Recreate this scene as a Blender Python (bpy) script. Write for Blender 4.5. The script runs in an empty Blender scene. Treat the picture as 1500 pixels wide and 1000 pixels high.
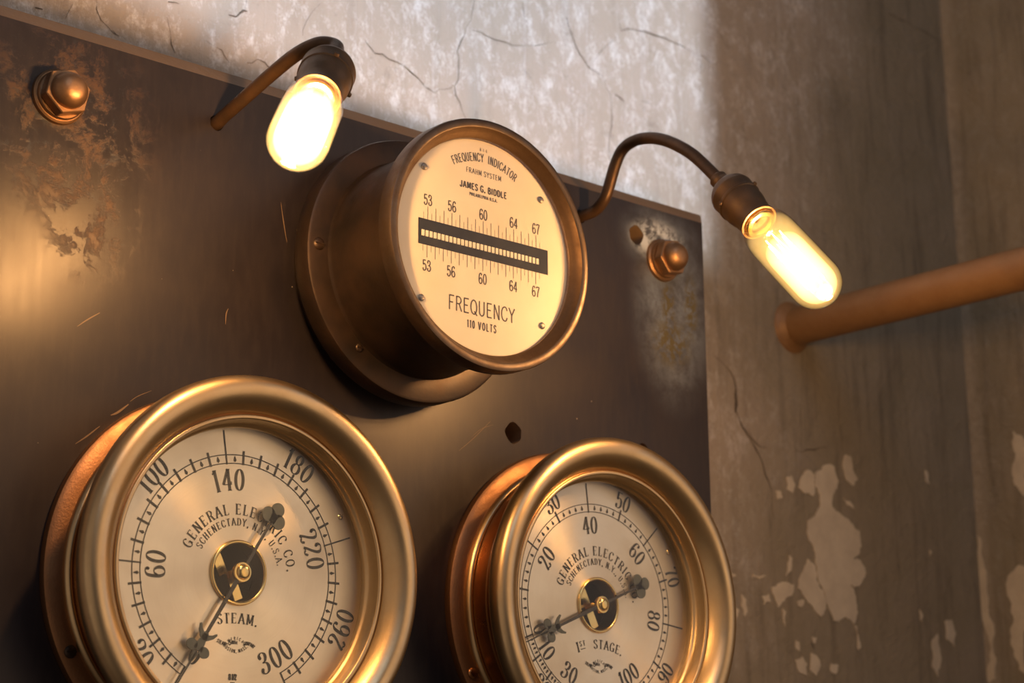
import bpy, bmesh, math, random
from math import sin, cos, pi, radians, sqrt, atan2, hypot
from mathutils import Vector, Matrix
random.seed(7)
U = 0.05                      # one layout unit = 5 cm
C = bpy.context.scene.collection
sc = bpy.context.scene

# ------------------------------------------------------------ camera
CAM = (-7.394, -14.3063, -3.5372); YAW, PITCH, ROLL, FPX = -0.7167, 0.2518, 0.0037, 2590.49
Rm = Matrix.Rotation(YAW, 3, 'Z') @ Matrix.Rotation(PITCH, 3, 'X') @ Matrix.Rotation(ROLL, 3, 'Y')
cd = bpy.data.cameras.new('camera'); cam = bpy.data.objects.new('camera', cd); C.objects.link(cam)
cr, cf, cu = Rm.col[0], Rm.col[1], Rm.col[2]
M = Matrix(((cr[0], cu[0], -cf[0]), (cr[1], cu[1], -cf[1]), (cr[2], cu[2], -cf[2]))).to_4x4()
M.translation = Vector(CAM) * U
cam.matrix_world = M
cd.sensor_width = 36.0; cd.lens = FPX * 36.0 / 1500.0
cd.clip_start = 0.02; cd.clip_end = 50
cd.dof.use_dof = True; cd.dof.focus_distance = 17.0 * U; cd.dof.aperture_fstop = 13.0
sc.camera = cam
# ------------------------------------------------------------ world, window light, exposure
w = bpy.data.worlds.new('room_light'); sc.world = w; w.use_nodes = True
wn = w.node_tree.nodes; wl = w.node_tree.links; wn.clear()
def N(nt, t, **k):
    n = nt.nodes.new(t)
    for a, v in k.items():
        if a.startswith('i_'): n.inputs[int(a[2:]) if a[2:].isdigit() else a[2:].replace('_', ' ')].default_value = v
        else: setattr(n, a, v)
    return n
wt = w.node_tree
tc = N(wt, 'ShaderNodeTexCoord')
# dim room: warm below, cool above, with bright lobes added for reflections
nz = N(wt, 'ShaderNodeTexNoise'); nz.inputs['Scale'].default_value = 2.6; nz.inputs['Detail'].default_value = 2
wl.new(tc.outputs['Generated'], nz.inputs['Vector'])
nr = N(wt, 'ShaderNodeMapRange'); nr.inputs[1].default_value = 0.35; nr.inputs[2].default_value = 0.65; nr.inputs[3].default_value = 0.35; nr.inputs[4].default_value = 1.0
wl.new(nz.outputs[0], nr.inputs[0])
sx = N(wt, 'ShaderNodeSeparateXYZ'); wl.new(tc.outputs['Generated'], sx.inputs[0])
upr = N(wt, 'ShaderNodeMapRange'); upr.inputs[1].default_value = -0.7; upr.inputs[2].default_value = 0.9; upr.inputs[3].default_value = 0.0; upr.inputs[4].default_value = 1.0
wl.new(sx.outputs['Z'], upr.inputs[0])
m1 = N(wt, 'ShaderNodeMix', data_type='RGBA'); m1.inputs['A'].default_value = (0.060, 0.040, 0.026, 1); m1.inputs['B'].default_value = (0.085, 0.088, 0.098, 1)
wl.new(upr.outputs[0], m1.inputs['Factor']); last = m1.outputs['Result']
for dv, lo_, hi_, col_ in (((-0.9, -0.42, -0.05), 0.72, 1.0, (0.62, 0.46, 0.33, 1)), ((0.55, -0.82, -0.02), 0.80, 0.99, (1.45, 1.0, 0.64, 1)), ((0.80, -0.52, 0.32), 0.88, 0.99, (0.55, 0.62, 0.78, 1))):  # unseen warm and cool glows added where the dials, bezels and slate reflect
    dt = N(wt, 'ShaderNodeVectorMath', operation='DOT_PRODUCT'); dt.inputs[1].default_value = Vector(dv).normalized()
    wl.new(tc.outputs['Generated'], dt.inputs[0])
    mr = N(wt, 'ShaderNodeMapRange', interpolation_type='SMOOTHSTEP'); mr.inputs[1].default_value = lo_; mr.inputs[2].default_value = hi_
    wl.new(dt.outputs['Value'], mr.inputs[0])
    mm = N(wt, 'ShaderNodeMath', operation='MULTIPLY'); wl.new(mr.outputs[0], mm.inputs[0]); wl.new(nr.outputs[0], mm.inputs[1])
    m2 = N(wt, 'ShaderNodeMix', data_type='RGBA'); m2.inputs['B'].default_value = col_
    wl.new(last, m2.inputs['A']); wl.new(mm.outputs[0], m2.inputs['Factor']); last = m2.outputs['Result']
bg = N(wt, 'ShaderNodeBackground'); bg.inputs['Strength'].default_value = 1.0
wl.new(m2.outputs['Result'], bg.inputs['Color'])
wo = N(wt, 'ShaderNodeOutputWorld'); wl.new(bg.outputs[0], wo.inputs['Surface'])

def area_light(name, target, direction, dist, sx_, sy_, power, color, spread):
    l = bpy.data.lights.new(name, 'AREA'); l.shape = 'RECTANGLE'; l.size = sx_ * U; l.size_y = sy_ * U
    l.energy = power; l.color = color; l.spread = radians(spread)
    o = bpy.data.objects.new(name, l); C.objects.link(o)
    dv = Vector(direction).normalized()
    o.location = (Vector(target) - dv * dist) * U
    o.rotation_euler = dv.to_track_quat('-Z', 'Y').to_euler()
    return o
# daylight falling through a window high on the left onto the upper wall
area_light('window_daylight', (2.2, 2.0, 11.9), (0.35, 1.0, -0.42), 40, 15.8, 13.0, 2.3, (0.74, 0.85, 1.0), 1.2)
area_light('soft_daylight_fill', (5.0, 1.0, 3.0), (0.30, 1.0, -0.62), 42, 22, 16, 4.6, (0.66, 0.80, 1.0), 180)  # second broad source added to spread soft cool light over rim and panel

sc.view_settings.view_transform = 'Standard'; sc.view_settings.look = 'None'
sc.view_settings.exposure = 0.0; sc.view_settings.gamma = 1.0
sc.view_settings.use_curve_mapping = False

# ------------------------------------------------------------ pixel -> layout point helpers
def ray(px, py): return Rm @ Vector(((px - 750) / FPX, 1.0, -(py - 500) / FPX))
def on_y(px, py, Y):
    v = ray(px, py); return Vector(CAM) + v * ((Y - CAM[1]) / v[1])
def on_x(px, py, X):
    v = ray(px, py); return Vector(CAM) + v * ((X - CAM[0]) / v[0])
def at_d(px, py, D): return Vector(CAM) + ray(px, py) * D

# ------------------------------------------------------------ materials
def mat(name, base=(.5, .5, .5), rough=.5, metal=0.0, spec=.5, build=None, **k):
    m = bpy.data.materials.new(name); m.use_nodes = True; nt = m.node_tree
    b = nt.nodes['Principled BSDF']; b.inputs['Base Color'].default_value = (*base, 1)
    b.inputs['Roughness'].default_value = rough; b.inputs['Metallic'].default_value = metal
    b.inputs['Specular IOR Level'].default_value = spec
    for a, v in k.items(): b.inputs[a.replace('_', ' ')].default_value = v
    if build: build(nt, b)
    return m
def noise(nt, scale, detail=4, rough=.5, vec=None, dist=0.0):
    n = N(nt, 'ShaderNodeTexNoise'); n.inputs['Scale'].default_value = scale; n.inputs['Detail'].default_value = detail
    n.inputs['Roughness'].default_value = rough; n.inputs['Distortion'].default_value = dist
    if vec: nt.links.new(vec, n.inputs['Vector'])
    return n.outputs[0]
def rng(nt, src, a, b, c, d, smooth=False):
    n = N(nt, 'ShaderNodeMapRange'); 
    if smooth: n.interpolation_type = 'SMOOTHSTEP'
    for i, v in enumerate((a, b, c, d)): n.inputs[i + 1].default_value = v
    nt.links.new(src, n.inputs[0]); return n.outputs[0]
def mix(nt, f, a, b):
    n = N(nt, 'ShaderNodeMix', data_type='RGBA')
    for s, v in (('Factor', f), ('A', a), ('B', b)):
        if isinstance(v, tuple): n.inputs[s].default_value = (*v, 1) if len(v) == 3 else v
        elif isinstance(v, (int, float)): n.inputs[s].default_value = v
        else: nt.links.new(v, n.inputs[s])
    return n.outputs['Result']
def math_(nt, op, a, b=None):
    n = N(nt, 'ShaderNodeMath', operation=op)
    for i, v in enumerate((a, b)):
        if v is None: continue
        if isinstance(v, (int, float)): n.inputs[i].default_value = v
        else: nt.links.new(v, n.inputs[i])
    return n.outputs[0]
def coords(nt, sc_=(1, 1, 1)):
    t = N(nt, 'ShaderNodeTexCoord'); mp = N(nt, 'ShaderNodeMapping'); mp.inputs['Scale'].default_value = tuple(s / U for s in sc_)
    nt.links.new(t.outputs['Object'], mp.inputs['Vector']); return mp.outputs[0]      # object space in layout units
def bump(nt, b, h, strength=.3, dist=.02):
    n = N(nt, 'ShaderNodeBump'); n.inputs['Strength'].default_value = strength; n.inputs['Distance'].default_value = dist * U
    nt.links.new(h, n.inputs['Height']); nt.links.new(n.outputs[0], b.inputs['Normal'])
def blob(nt, vec, c, r, soft=.4):
    """soft elliptical mask around a layout point"""
    s = N(nt, 'ShaderNodeVectorMath', operation='SUBTRACT'); s.inputs[1].default_value = c; nt.links.new(vec, s.inputs[0])
    m = N(nt, 'ShaderNodeVectorMath', operation='DIVIDE'); m.inputs[1].default_value = r; nt.links.new(s.outputs[0], m.inputs[0])
    l = N(nt, 'ShaderNodeVectorMath', operation='LENGTH'); nt.links.new(m.outputs[0], l.inputs[0])
    return rng(nt, l.outputs['Value'], 1 - soft, 1 + soft, 1, 0, True)

def b_slate(nt, b):
    v = coords(nt); vs = coords(nt, (3.0, 1, .55))
    n1 = noise(nt, .55, 5, .6, v); n2 = noise(nt, 4.5, 6, .65, vs); n3 = noise(nt, 2.4, 10, .78, v, .25)
    col = mix(nt, rng(nt, n1, .3, .7, 0, 1), (.012, .010, .013), (.022, .017, .019))
    col = mix(nt, rng(nt, n2, .45, .75, 0, .3), col, (.042, .032, .030))
    # rust bloom round the left bolt and its drip
    mL = math_(nt, 'MAXIMUM', blob(nt, v, (-.4, 0, 2.6), (.75, 1, .85), .5), blob(nt, v, (-.1, 0, 1.95), (.42, 1, .7), .6))
    fL = math_(nt, 'MULTIPLY', mL, rng(nt, n3, .50, .58, 0, 1))
    col = mix(nt, math_(nt, 'MULTIPLY', fL, .85), col, (.078, .042, .024))
    n5 = noise(nt, 3.8, 10, .8, v, .3)
    fD = math_(nt, 'MULTIPLY', mL, rng(nt, n5, .56, .60, 0, .85)); col = mix(nt, fD, col, (.028, .030, .038))
    # pale lime bloom and painted cool sheen round the right bolt, olive crust below
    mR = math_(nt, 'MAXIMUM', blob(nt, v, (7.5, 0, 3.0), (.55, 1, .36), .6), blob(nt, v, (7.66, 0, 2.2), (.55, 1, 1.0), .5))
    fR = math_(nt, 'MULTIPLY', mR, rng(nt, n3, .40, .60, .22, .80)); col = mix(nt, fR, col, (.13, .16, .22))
    mT = blob(nt, v, (7.42, 0, 3.0), (.40, 1, .22), .45)
    fT = math_(nt, 'MULTIPLY', mT, rng(nt, n5, .44, .52, 0, .9)); col = mix(nt, fT, col, (.46, .53, .64))
    mO = math_(nt, 'MAXIMUM', blob(nt, v, (7.62, 0, 1.75), (.28, 1, .26), .6), blob(nt, v, (7.58, 0, 2.2), (.10, 1, .3), .5))
    mO = math_(nt, 'MAXIMUM', mO, blob(nt, v, (7.98, 0, 2.25), (.1, 1, .35), .6))
    fO = math_(nt, 'MULTIPLY', mO, rng(nt, noise(nt, 9, 6, .7, v), .46, .52, 0, 1)); col = mix(nt, fO, col, (.070, .060, .028))
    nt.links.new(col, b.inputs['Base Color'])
    # dust specks
    vo = N(nt, 'ShaderNodeTexVoronoi'); vo.inputs['Scale'].default_value = 3.2; nt.links.new(v, vo.inputs['Vector'])
    sp = rng(nt, vo.outputs['Distance'], .018, .03, 1, 0)
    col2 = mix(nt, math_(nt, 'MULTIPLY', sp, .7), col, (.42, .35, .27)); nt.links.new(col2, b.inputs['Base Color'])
    r = rng(nt, math_(nt, 'ADD', math_(nt, 'MULTIPLY', n1, .8), math_(nt, 'MULTIPLY', n2, .2)), .35, .65, .30, .44)
    r = math_(nt, 'ADD', r, math_(nt, 'MULTIPLY', math_(nt, 'MAXIMUM', fL, fR), .14))
    nt.links.new(r, b.inputs['Roughness'])
    h = math_(nt, 'ADD', math_(nt, 'MULTIPLY', n2, .08), math_(nt, 'ADD', math_(nt, 'MULTIPLY', fL, .5), math_(nt, 'MULTIPLY', fT, .9)))
    bump(nt, b, h, .25, .03)
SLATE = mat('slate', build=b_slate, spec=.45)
SLATE.node_tree.nodes['Principled BSDF'].inputs['Specular Tint'].default_value = (.86, .80, .78, 1)
SLATE_EDGE = mat('sawn_slate_edge', (.19, .125, .08), .85, build=lambda nt, b: bump(nt, b, noise(nt, 12, 5, .6, coords(nt)), .4, .02))

def metal(name, c1, c2, r1, r2, scale=3, bmp=.06, fine=60, metalness=1.0, **k):
    def f(nt, b):
        v = coords(nt); n1 = noise(nt, scale, 5, .6, v); n2 = noise(nt, fine, 3, .6, v)
        nt.links.new(mix(nt, rng(nt, n1, .3, .7, 0, 1), c1, c2), b.inputs['Base Color'])
        nt.links.new(rng(nt, n1, .3, .7, r1, r2), b.inputs['Roughness'])
        bump(nt, b, n2, bmp, .01)
    return mat(name, metal=metalness, build=f, **k)
BRASS = metal('satin_brass', (.54, .40, .235), (.45, .325, .185), .30, .42, 2.2, .08)
BRASS_BRIGHT = metal('bright_brass', (.80, .58, .24), (.70, .48, .18), .16, .28, 5)
COPPER = metal('brushed_copper', (.33, .17, .085), (.24, .12, .06), .44, .56, 3, .25, 45)
COPPER_SMOOTH = metal('lacquered_copper', (.42, .21, .09), (.30, .14, .06), .25, .36, 3)
BRONZE = metal('aged_bronze', (.028, .021, .017), (.055, .032, .020), .36, .50, 2.5, .12, 30, .6)
BRONZE_RIM = metal('worn_bronze_rim', (.12, .090, .070), (.085, .055, .038), .36, .50, 6, .15, 25, .9)
RIM_INNER = metal('rim_lining', (.15, .090, .050), (.10, .058, .032), .40, .55, 6, .1, 25, .85)
CONDUIT = metal('painted_conduit', (.115, .062, .032), (.075, .045, .027), .36, .5, 5, .2, 30, .55)
SOCKET = metal('aged_socket_brass', (.10, .066, .042), (.15, .085, .045), .40, .55, 6, .3, 18, .6)
BOLT = metal('bolt_copper', (.34, .20, .115), (.26, .15, .08), .42, .54, 7, .15, 30, .95)
NEEDLE = metal('needle_steel', (.060, .066, .056), (.095, .10, .085), .45, .55, 12, .1, 40, .4)
NEEDLE_ROD = metal('needle_rod', (.045, .042, .040), (.07, .06, .05), .35, .45, 12, .1, 40, .8)
STEEL = metal('grey_steel', (.30, .27, .24), (.22, .19, .17), .35, .5, 14)
DARK = mat('dark_cavity', (.006, .005, .004), .8, spec=.1)
INK = mat('black_ink', (.010, .009, .009), .6)
INK2 = mat('faded_ink', (.085, .062, .048), .7)
SLOT = mat('black_slot', (.022, .018, .016), .6, spec=.15, build=lambda nt, b: nt.links.new(mix(nt, rng(nt, noise(nt, 9, 6, .7, coords(nt)), .5, .8, 0, 1), (.008, .007, .007), (.035, .028, .024)), b.inputs['Base Color']))

def b_dial(nt, b):
    v = coords(nt); n1 = noise(nt, 1.6, 5, .6, v)
    t = N(nt, 'ShaderNodeTexCoord'); s = N(nt, 'ShaderNodeSeparateXYZ'); nt.links.new(t.outputs['Object'], s.inputs[0])
    rr = math_(nt, 'SQRT', math_(nt, 'ADD', math_(nt, 'MULTIPLY', s.outputs[0], s.outputs[0]), math_(nt, 'MULTIPLY', s.outputs[2], s.outputs[2])))
    cx = N(nt, 'ShaderNodeCombineXYZ'); nt.links.new(math_(nt, 'MULTIPLY', rr, 1 / U), cx.inputs[0])
    n2 = noise(nt, 40, 4, .7, cx.outputs[0])
    col = mix(nt, rng(nt, n1, .35, .7, 0, 1), (.80, .68, .53), (.71, .58, .44))
    col = mix(nt, rng(nt, n2, .45, .75, 0, .16), col, (.45, .36, .28))
    nt.links.new(col, b.inputs['Base Color'])
    nt.links.new(rng(nt, n1, .3, .7, .30, .42), b.inputs['Roughness'])
    tg = N(nt, 'ShaderNodeTangent', direction_type='RADIAL', axis='Y'); nt.links.new(tg.outputs[0], b.inputs['Tangent'])
    b.inputs['Anisotropic'].default_value = .75; b.inputs['Anisotropic Rotation'].default_value = .25
    bump(nt, b, n2, .05, .01)
DIAL = mat('silvered_dial', metal=.93, build=b_dial)
def b_cream(nt, b):
    v = coords(nt); n1 = noise(nt, 1.3, 5, .6, v); n2 = noise(nt, 14, 5, .7, v)
    col = mix(nt, rng(nt, n1, .35, .7, 0, 1), (.84, .73, .57), (.78, .65, .48))
    col = mix(nt, rng(nt, n2, .62, .8, 0, .25), col, (.45, .34, .22))
    nt.links.new(col, b.inputs['Base Color'])
CREAM = mat('cream_dial', rough=.5, build=b_cream)
REED = mat('reed_white', (.82, .75, .62), .5)

def glassmat(name, tint=(1, 1, 1), ior=1.45, rough=.02, haze=0.0):
    m = bpy.data.materials.new(name); m.use_nodes = True; nt = m.node_tree; nt.nodes.clear()
    tr = N(nt, 'ShaderNodeBsdfTransparent'); tr.inputs[0].default_value = (*tint, 1)
    gl = N(nt, 'ShaderNodeBsdfGlossy'); gl.inputs['Roughness'].default_value = rough
    lw = N(nt, 'ShaderNodeLayerWeight'); lw.inputs[0].default_value = .5      # Schlick reflectance
    fr = math_(nt, 'ADD', math_(nt, 'MULTIPLY', math_(nt, 'POWER', lw.outputs['Facing'], 5.0), .96), .022)
    mx = N(nt, 'ShaderNodeMixShader'); nt.links.new(fr, mx.inputs[0]); nt.links.new(tr.outputs[0], mx.inputs[1]); nt.links.new(gl.outputs[0], mx.inputs[2])
    last = mx.outputs[0]
    if haze:
        df = N(nt, 'ShaderNodeBsdfDiffuse'); df.inputs[0].default_value = (.8, .8, .8, 1)
        m2_ = N(nt, 'ShaderNodeMixShader'); f = rng(nt, noise(nt, 3, 5, .6, coords(nt)), .3, .8, haze * .4, haze * 1.6); nt.links.new(f, m2_.inputs[0])
        nt.links.new(last, m2_.inputs[1]); nt.links.new(df.outputs[0], m2_.inputs[2]); last = m2_.outputs[0]
    o = N(nt, 'ShaderNodeOutputMaterial'); nt.links.new(last, o.inputs['Surface']); return m
GLASS = glassmat('gauge_glass', (.97, .98, .97), 1.5, .03, .012)
GLASS_FREQ = glassmat('dusty_gauge_glass', (.98, .98, .97), 1.5, .04, .010)
BULB_GLASS = glassmat('bulb_glass', (1, .97, .90), 1.45, .03)
def glow(name, strength, color=(1.0, .60, .20)):
    m = bpy.data.materials.new(name); m.use_nodes = True; nt = m.node_tree; nt.nodes.clear()
    tr = N(nt, 'ShaderNodeBsdfTransparent'); e = N(nt, 'ShaderNodeEmission'); e.inputs[0].default_value = (*color, 1); e.inputs[1].default_value = strength
    o = N(nt, 'ShaderNodeOutputMaterial'); nt.links.new(tr.outputs[0], o.inputs['Surface']); nt.links.new(e.outputs[0], o.inputs['Volume']); return m
def emis(name, strength, color):
    m = bpy.data.materials.new(name); m.use_nodes = True; nt = m.node_tree; nt.nodes.clear()
    e = N(nt, 'ShaderNodeEmission'); e.inputs[0].default_value = (*color, 1); e.inputs[1].default_value = strength
    o = N(nt, 'ShaderNodeOutputMaterial'); nt.links.new(e.outputs[0], o.inputs['Surface']); return m
FILAMENT = emis('hot_filament', 60, (1, .62, .25))

def b_wall(dark):
    def f(nt, b):
        v = coords(nt); vs = coords(nt, (3.2, 3.2, .32)); vd = coords(nt, (2.6, 2.6, .10))
        big = noise(nt, .22, 6, .6, v); med = noise(nt, 1.1, 8, .65, v, .5); drip = noise(nt, 1.6, 6, .6, vs); drip2 = noise(nt, 2.4, 4, .6, vd); fine = noise(nt, 9, 6, .7, v)
        col = mix(nt, rng(nt, big, .35, .65, 0, 1), (.38, .315, .235), (.31, .26, .19))
        col = mix(nt, rng(nt, med, .40, .68, 0, .55), col, (.44, .365, .30))
        # upper wall: pinkish old limewash with pale mineral runs; lower right: grey-brown grime
        s = N(nt, 'ShaderNodeSeparateXYZ'); nt.links.new(v, s.inputs[0])
        mo = math_(nt, 'ADD', s.outputs[0], math_(nt, 'MULTIPLY', s.outputs[2], -.35))
        mo = math_(nt, 'ADD', mo, rng(nt, big, .3, .7, -1.5, 1.5))
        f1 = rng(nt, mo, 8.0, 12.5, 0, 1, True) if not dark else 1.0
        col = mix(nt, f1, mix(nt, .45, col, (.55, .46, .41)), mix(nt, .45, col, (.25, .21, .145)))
        col = mix(nt, math_(nt, 'MULTIPLY', rng(nt, drip, .50, .70, 0, .55), rng(nt, f1, 0, 1, .25, 1) if not dark else 1.0), col, (.13, .108, .080))
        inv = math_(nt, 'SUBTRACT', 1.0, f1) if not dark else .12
        pale = math_(nt, 'MULTIPLY', rng(nt, drip2, .56, .70, 0, .30), inv)
        pale = math_(nt, 'MULTIPLY', pale, rng(nt, fine, .40, .60, .2, 1))
        col = mix(nt, pale, col, (.86, .86, .88))
        pb = math_(nt, 'MULTIPLY', rng(nt, noise(nt, 2.6, 12, .85, coords(nt, (1.2, 1, .8)), .2), .50, .63, 0, .70), inv)
        col = mix(nt, pb, col, (.84, .82, .82))
        rustf = math_(nt, 'MULTIPLY', blob(nt, v, (3.0, 2, 7.2), (2.0, 3, 1.7), .6), rng(nt, noise(nt, 2.7, 9, .75, v, 1.5), .56, .64, 0, .7))
        col = mix(nt, rustf, col, (.30, .15, .06))
        dk = rng(nt, noise(nt, 2.6, 10, .85, v, .8), .57, .70, 0, .55); col = mix(nt, dk, col, (.13, .105, .085))
        nt.links.new(col, b.inputs['Base Color'])
        h = math_(nt, 'ADD', math_(nt, 'MULTIPLY', med, .8), math_(nt, 'ADD', math_(nt, 'MULTIPLY', fine, .35), math_(nt, 'MULTIPLY', pale, .3)))
        bump(nt, b, h, .8, .12)
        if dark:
            e = math_(nt, 'MULTIPLY', rng(nt, s.outputs[1], 1.72, 1.9, 0, .6), rng(nt, fine, .35, .6, .4, 1)); nt.links.new(mix(nt, e, col, (.52, .44, .36)), b.inputs['Base Color'])  # corner highlight painted as a paler strip where the walls meet
    return f
WALL = mat('stained_plaster', rough=.72, spec=.35, build=b_wall(False))
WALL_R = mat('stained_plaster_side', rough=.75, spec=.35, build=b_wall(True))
CRACK = mat('crack_shadow', (.11, .085, .065), .95)
PATCH = mat('bare_pale_plaster', rough=.85, build=lambda nt, b: (nt.links.new(mix(nt, rng(nt, noise(nt, 2.0, 7, .65, coords(nt)), .35, .7, 0, 1), (.66, .57, .44), (.52, .44, .34)), b.inputs['Base Color']), bump(nt, b, noise(nt, 5, 6, .6, coords(nt)), .4, .04)))
PIPE = metal('ochre_painted_pipe', (.30, .165, .072), (.25, .13, .055), .45, .6, 3, .5, 12, .15)

# ------------------------------------------------------------ mesh helpers (layout units in, metres out)
def link(name, bm, m, parent=None, loc=(0, 0, 0), smooth=True, ang=35):
    bmesh.ops.recalc_face_normals(bm, faces=bm.faces)
    for f in bm.faces: f.smooth = smooth
    if smooth:
        for e in bm.edges:
            if len(e.link_faces) == 2 and e.calc_face_angle(0) > radians(ang): e.smooth = False
    bmesh.ops.scale(bm, vec=(U, U, U), verts=bm.verts)
    me = bpy.data.meshes.new(name); bm.to_mesh(me); bm.free()
    if isinstance(m, (list, tuple)):
        for x in m: me.materials.append(x)
    else: me.materials.append(m)
    o = bpy.data.objects.new(name, me); C.objects.link(o); o.location = Vector(loc) * U
    if parent: o.parent = parent
    return o
def thing(name, label, cat, loc=(0, 0, 0), group=None):
    o = bpy.data.objects.new(name, None); C.objects.link(o); o.location = Vector(loc) * U; o.empty_display_size = .02
    o['label'] = label; o['category'] = cat
    if group: o['group'] = group
    return o
def lathe(prof, seg=128, M=None, bm=None, close=False):
    """profile (r, y) turned about the local Y axis; r = 0 ends are capped"""
    bm = bm or bmesh.new(); rings = []
    for r, y in prof:
        if r < 1e-6: rings.append([bm.verts.new((0, y, 0))])
        else: rings.append([bm.verts.new((r * sin(2 * pi * i / seg), y, r * cos(2 * pi * i / seg))) for i in range(seg)])
    pairs = list(zip(rings, rings[1:])) + ([(rings[-1], rings[0])] if close else [])
    for a, b in pairs:
        for i in range(seg):
            j = (i + 1) % seg
            if len(a) == 1 and len(b) == 1: continue
            if len(a) == 1: bm.faces.new((a[0], b[i], b[j]))
            elif len(b) == 1: bm.faces.new((a[i], a[j], b[0]))
            else: bm.faces.new((a[i], a[j], b[j], b[i]))
    if M:
        vs = [v for r in rings for v in r]; bmesh.ops.transform(bm, matrix=M, verts=vs)
    return bm
def smoothprof(pts, n=6):
    """Catmull-Rom through profile or path points"""
    P = [Vector(p) for p in pts]; P = [P[0] * 2 - P[1]] + P + [P[-1] * 2 - P[-2]]; out = []
    for i in range(1, len(P) - 2):
        for k in range(n):
            t = k / n; a, b, c, d = P[i - 1], P[i], P[i + 1], P[i + 2]
            out.append(.5 * ((2 * b) + (c - a) * t + (2 * a - 5 * b + 4 * c - d) * t * t + (3 * b - a - 3 * c + d) * t ** 3))
    out.append(P[-2]); return out
def tube(path, rad, seg=20, bm=None, caps=True):
    bm = bm or bmesh.new(); P = [Vector(p) for p in path]; rings = []; up = None
    for i, p in enumerate(P):
        t = (P[min(i + 1, len(P) - 1)] - P[max(i - 1, 0)]).normalized()
        if up is None: up = t.orthogonal().normalized()
        up = (up - t * up.dot(t)).normalized(); s = t.cross(up)
        r = rad[i] if isinstance(rad, (list, tuple)) else rad
        rings.append([bm.verts.new(p + up * r * cos(2 * pi * k / seg) + s * r * sin(2 * pi * k / seg)) for k in range(seg)])
    for a, b in zip(rings, rings[1:]):
        for k in range(seg): bm.faces.new((a[k], a[(k + 1) % seg], b[(k + 1) % seg], b[k]))
    if caps: bm.faces.new(rings[0][::-1]); bm.faces.new(rings[-1])
    return bm
def prism(bm, pts, y0, y1):
    """polygon in XZ extruded from y0 to y1"""
    a = [bm.verts.new((x, y0, z)) for x, z in pts]; b = [bm.verts.new((x, y1, z)) for x, z in pts]
    n = len(pts); bm.faces.new(a); bm.faces.new(b[::-1])
    for i in range(n): bm.faces.new((a[i], b[i], b[(i + 1) % n], a[(i + 1) % n]))
def disc_pts(cx, cz, r, n=24, rx=None): return [(cx + (rx or r) * cos(2 * pi * i / n), cz + r * sin(2 * pi * i / n)) for i in range(n)]
def box(bm, a, b):
    prism(bm, [(a[0], a[2]), (b[0], a[2]), (b[0], b[2]), (a[0], b[2])], a[1], b[1])
def axis_matrix(origin, direction):
    """maps local -Y onto direction, at origin"""
    d = Vector(direction).normalized(); q = Vector((0, -1, 0)).rotation_difference(d)
    return Matrix.Translation(Vector(origin)) @ q.to_matrix().to_4x4()
def addscrew(name, parent, loc, r, m, seg=24):
    p = thing_part = None
    bm = lathe([(0, -.45 * r), (.45 * r, -.42 * r), (.8 * r, -.3 * r), (r, -.08 * r), (r, .1 * r)], seg)
    box(bm, (-.85 * r, -.50 * r, -.09 * r), (.85 * r, -.43 * r, .09 * r))
    return link(name, bm, m, parent, loc)

# ------------------------------------------------------------ stroke lettering (pen-drawn glyphs)
GL = {}
def g(ch, w, *st): GL[ch] = (w, st)
def EL(cx, cy, rx, ry, a0=90, a1=450, n=28): return ('C0', [(cx + rx * cos(radians(a0 + (a1 - a0) * i / n)), cy + ry * sin(radians(a0 + (a1 - a0) * i / n))) for i in range(n + 1)])
L = lambda *p: ('L', list(p)); CV = lambda *p: ('C', list(p))
g('0', .46, EL(.23, .5, .19, .47)); g('1', .30, L((.17, 0), (.17, 1)), CV((.17, .98), (.10, .88), (.03, .83)))
g('2', .46, CV((.06, .72), (.06, .86), (.14, .96), (.26, .96), (.38, .88), (.39, .72), (.28, .48), (.12, .22), (.04, .05)), CV((.04, .05), (.16, .10), (.30, .02), (.42, .18)), ('D', [(.09, .74, .055)]))
g('3', .46, CV((.06, .76), (.08, .90), (.20, .97), (.34, .90), (.37, .74), (.30, .58), (.16, .52)), CV((.16, .52), (.34, .48), (.42, .32), (.38, .12), (.22, .02), (.08, .08), (.05, .22)), ('D', [(.08, .76, .055), (.08, .23, .055)]))
g('4', .48, L((.33, 0), (.33, .98)), L((.33, .98), (.03, .28)), L((.03, .28), (.46, .28)))
g('5', .46, L((.09, .97), (.09, .52)), L((.09, .95), (.39, .95)), CV((.09, .52), (.18, .62), (.32, .60), (.41, .44), (.40, .18), (.26, .03), (.12, .05), (.05, .18)), ('D', [(.08, .20, .055)]))
g('6', .46, CV((.38, .84), (.34, .95), (.22, .97), (.10, .84), (.05, .52), (.06, .22), (.16, .05), (.30, .04), (.41, .18), (.41, .38), (.31, .54), (.18, .53), (.07, .38)), ('D', [(.36, .84, .05)]))
g('7', .44, L((.04, .96), (.42, .96)), CV((.42, .96), (.28, .60), (.20, .30), (.18, 0)), L((.05, .96), (.05, .82)))
g('8', .46, EL(.23, .74, .15, .23), EL(.23, .26, .19, .25))
g('9', .46, CV((.08, .16), (.12, .05), (.24, .03), (.36, .16), (.41, .48), (.40, .78), (.30, .95), (.16, .96), (.05, .82), (.05, .62), (.15, .46), (.28, .47), (.39, .62)), ('D', [(.10, .16, .05)]))
g('A', .66, L((.05, 0), (.33, 1)), L((.33, 1), (.61, 0)), L((.16, .33), (.50, .33)))
g('B', .58, L((.12, 0), (.12, 1)), CV((.12, .97), (.38, .95), (.47, .76), (.38, .56), (.12, .53)), CV((.12, .53), (.42, .50), (.53, .28), (.42, .05), (.12, .03)))
g('C', .60, CV((.53, .74), (.46, .92), (.32, .98), (.16, .88), (.07, .64), (.07, .36), (.16, .12), (.32, .02), (.46, .08), (.54, .27)))
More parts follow.
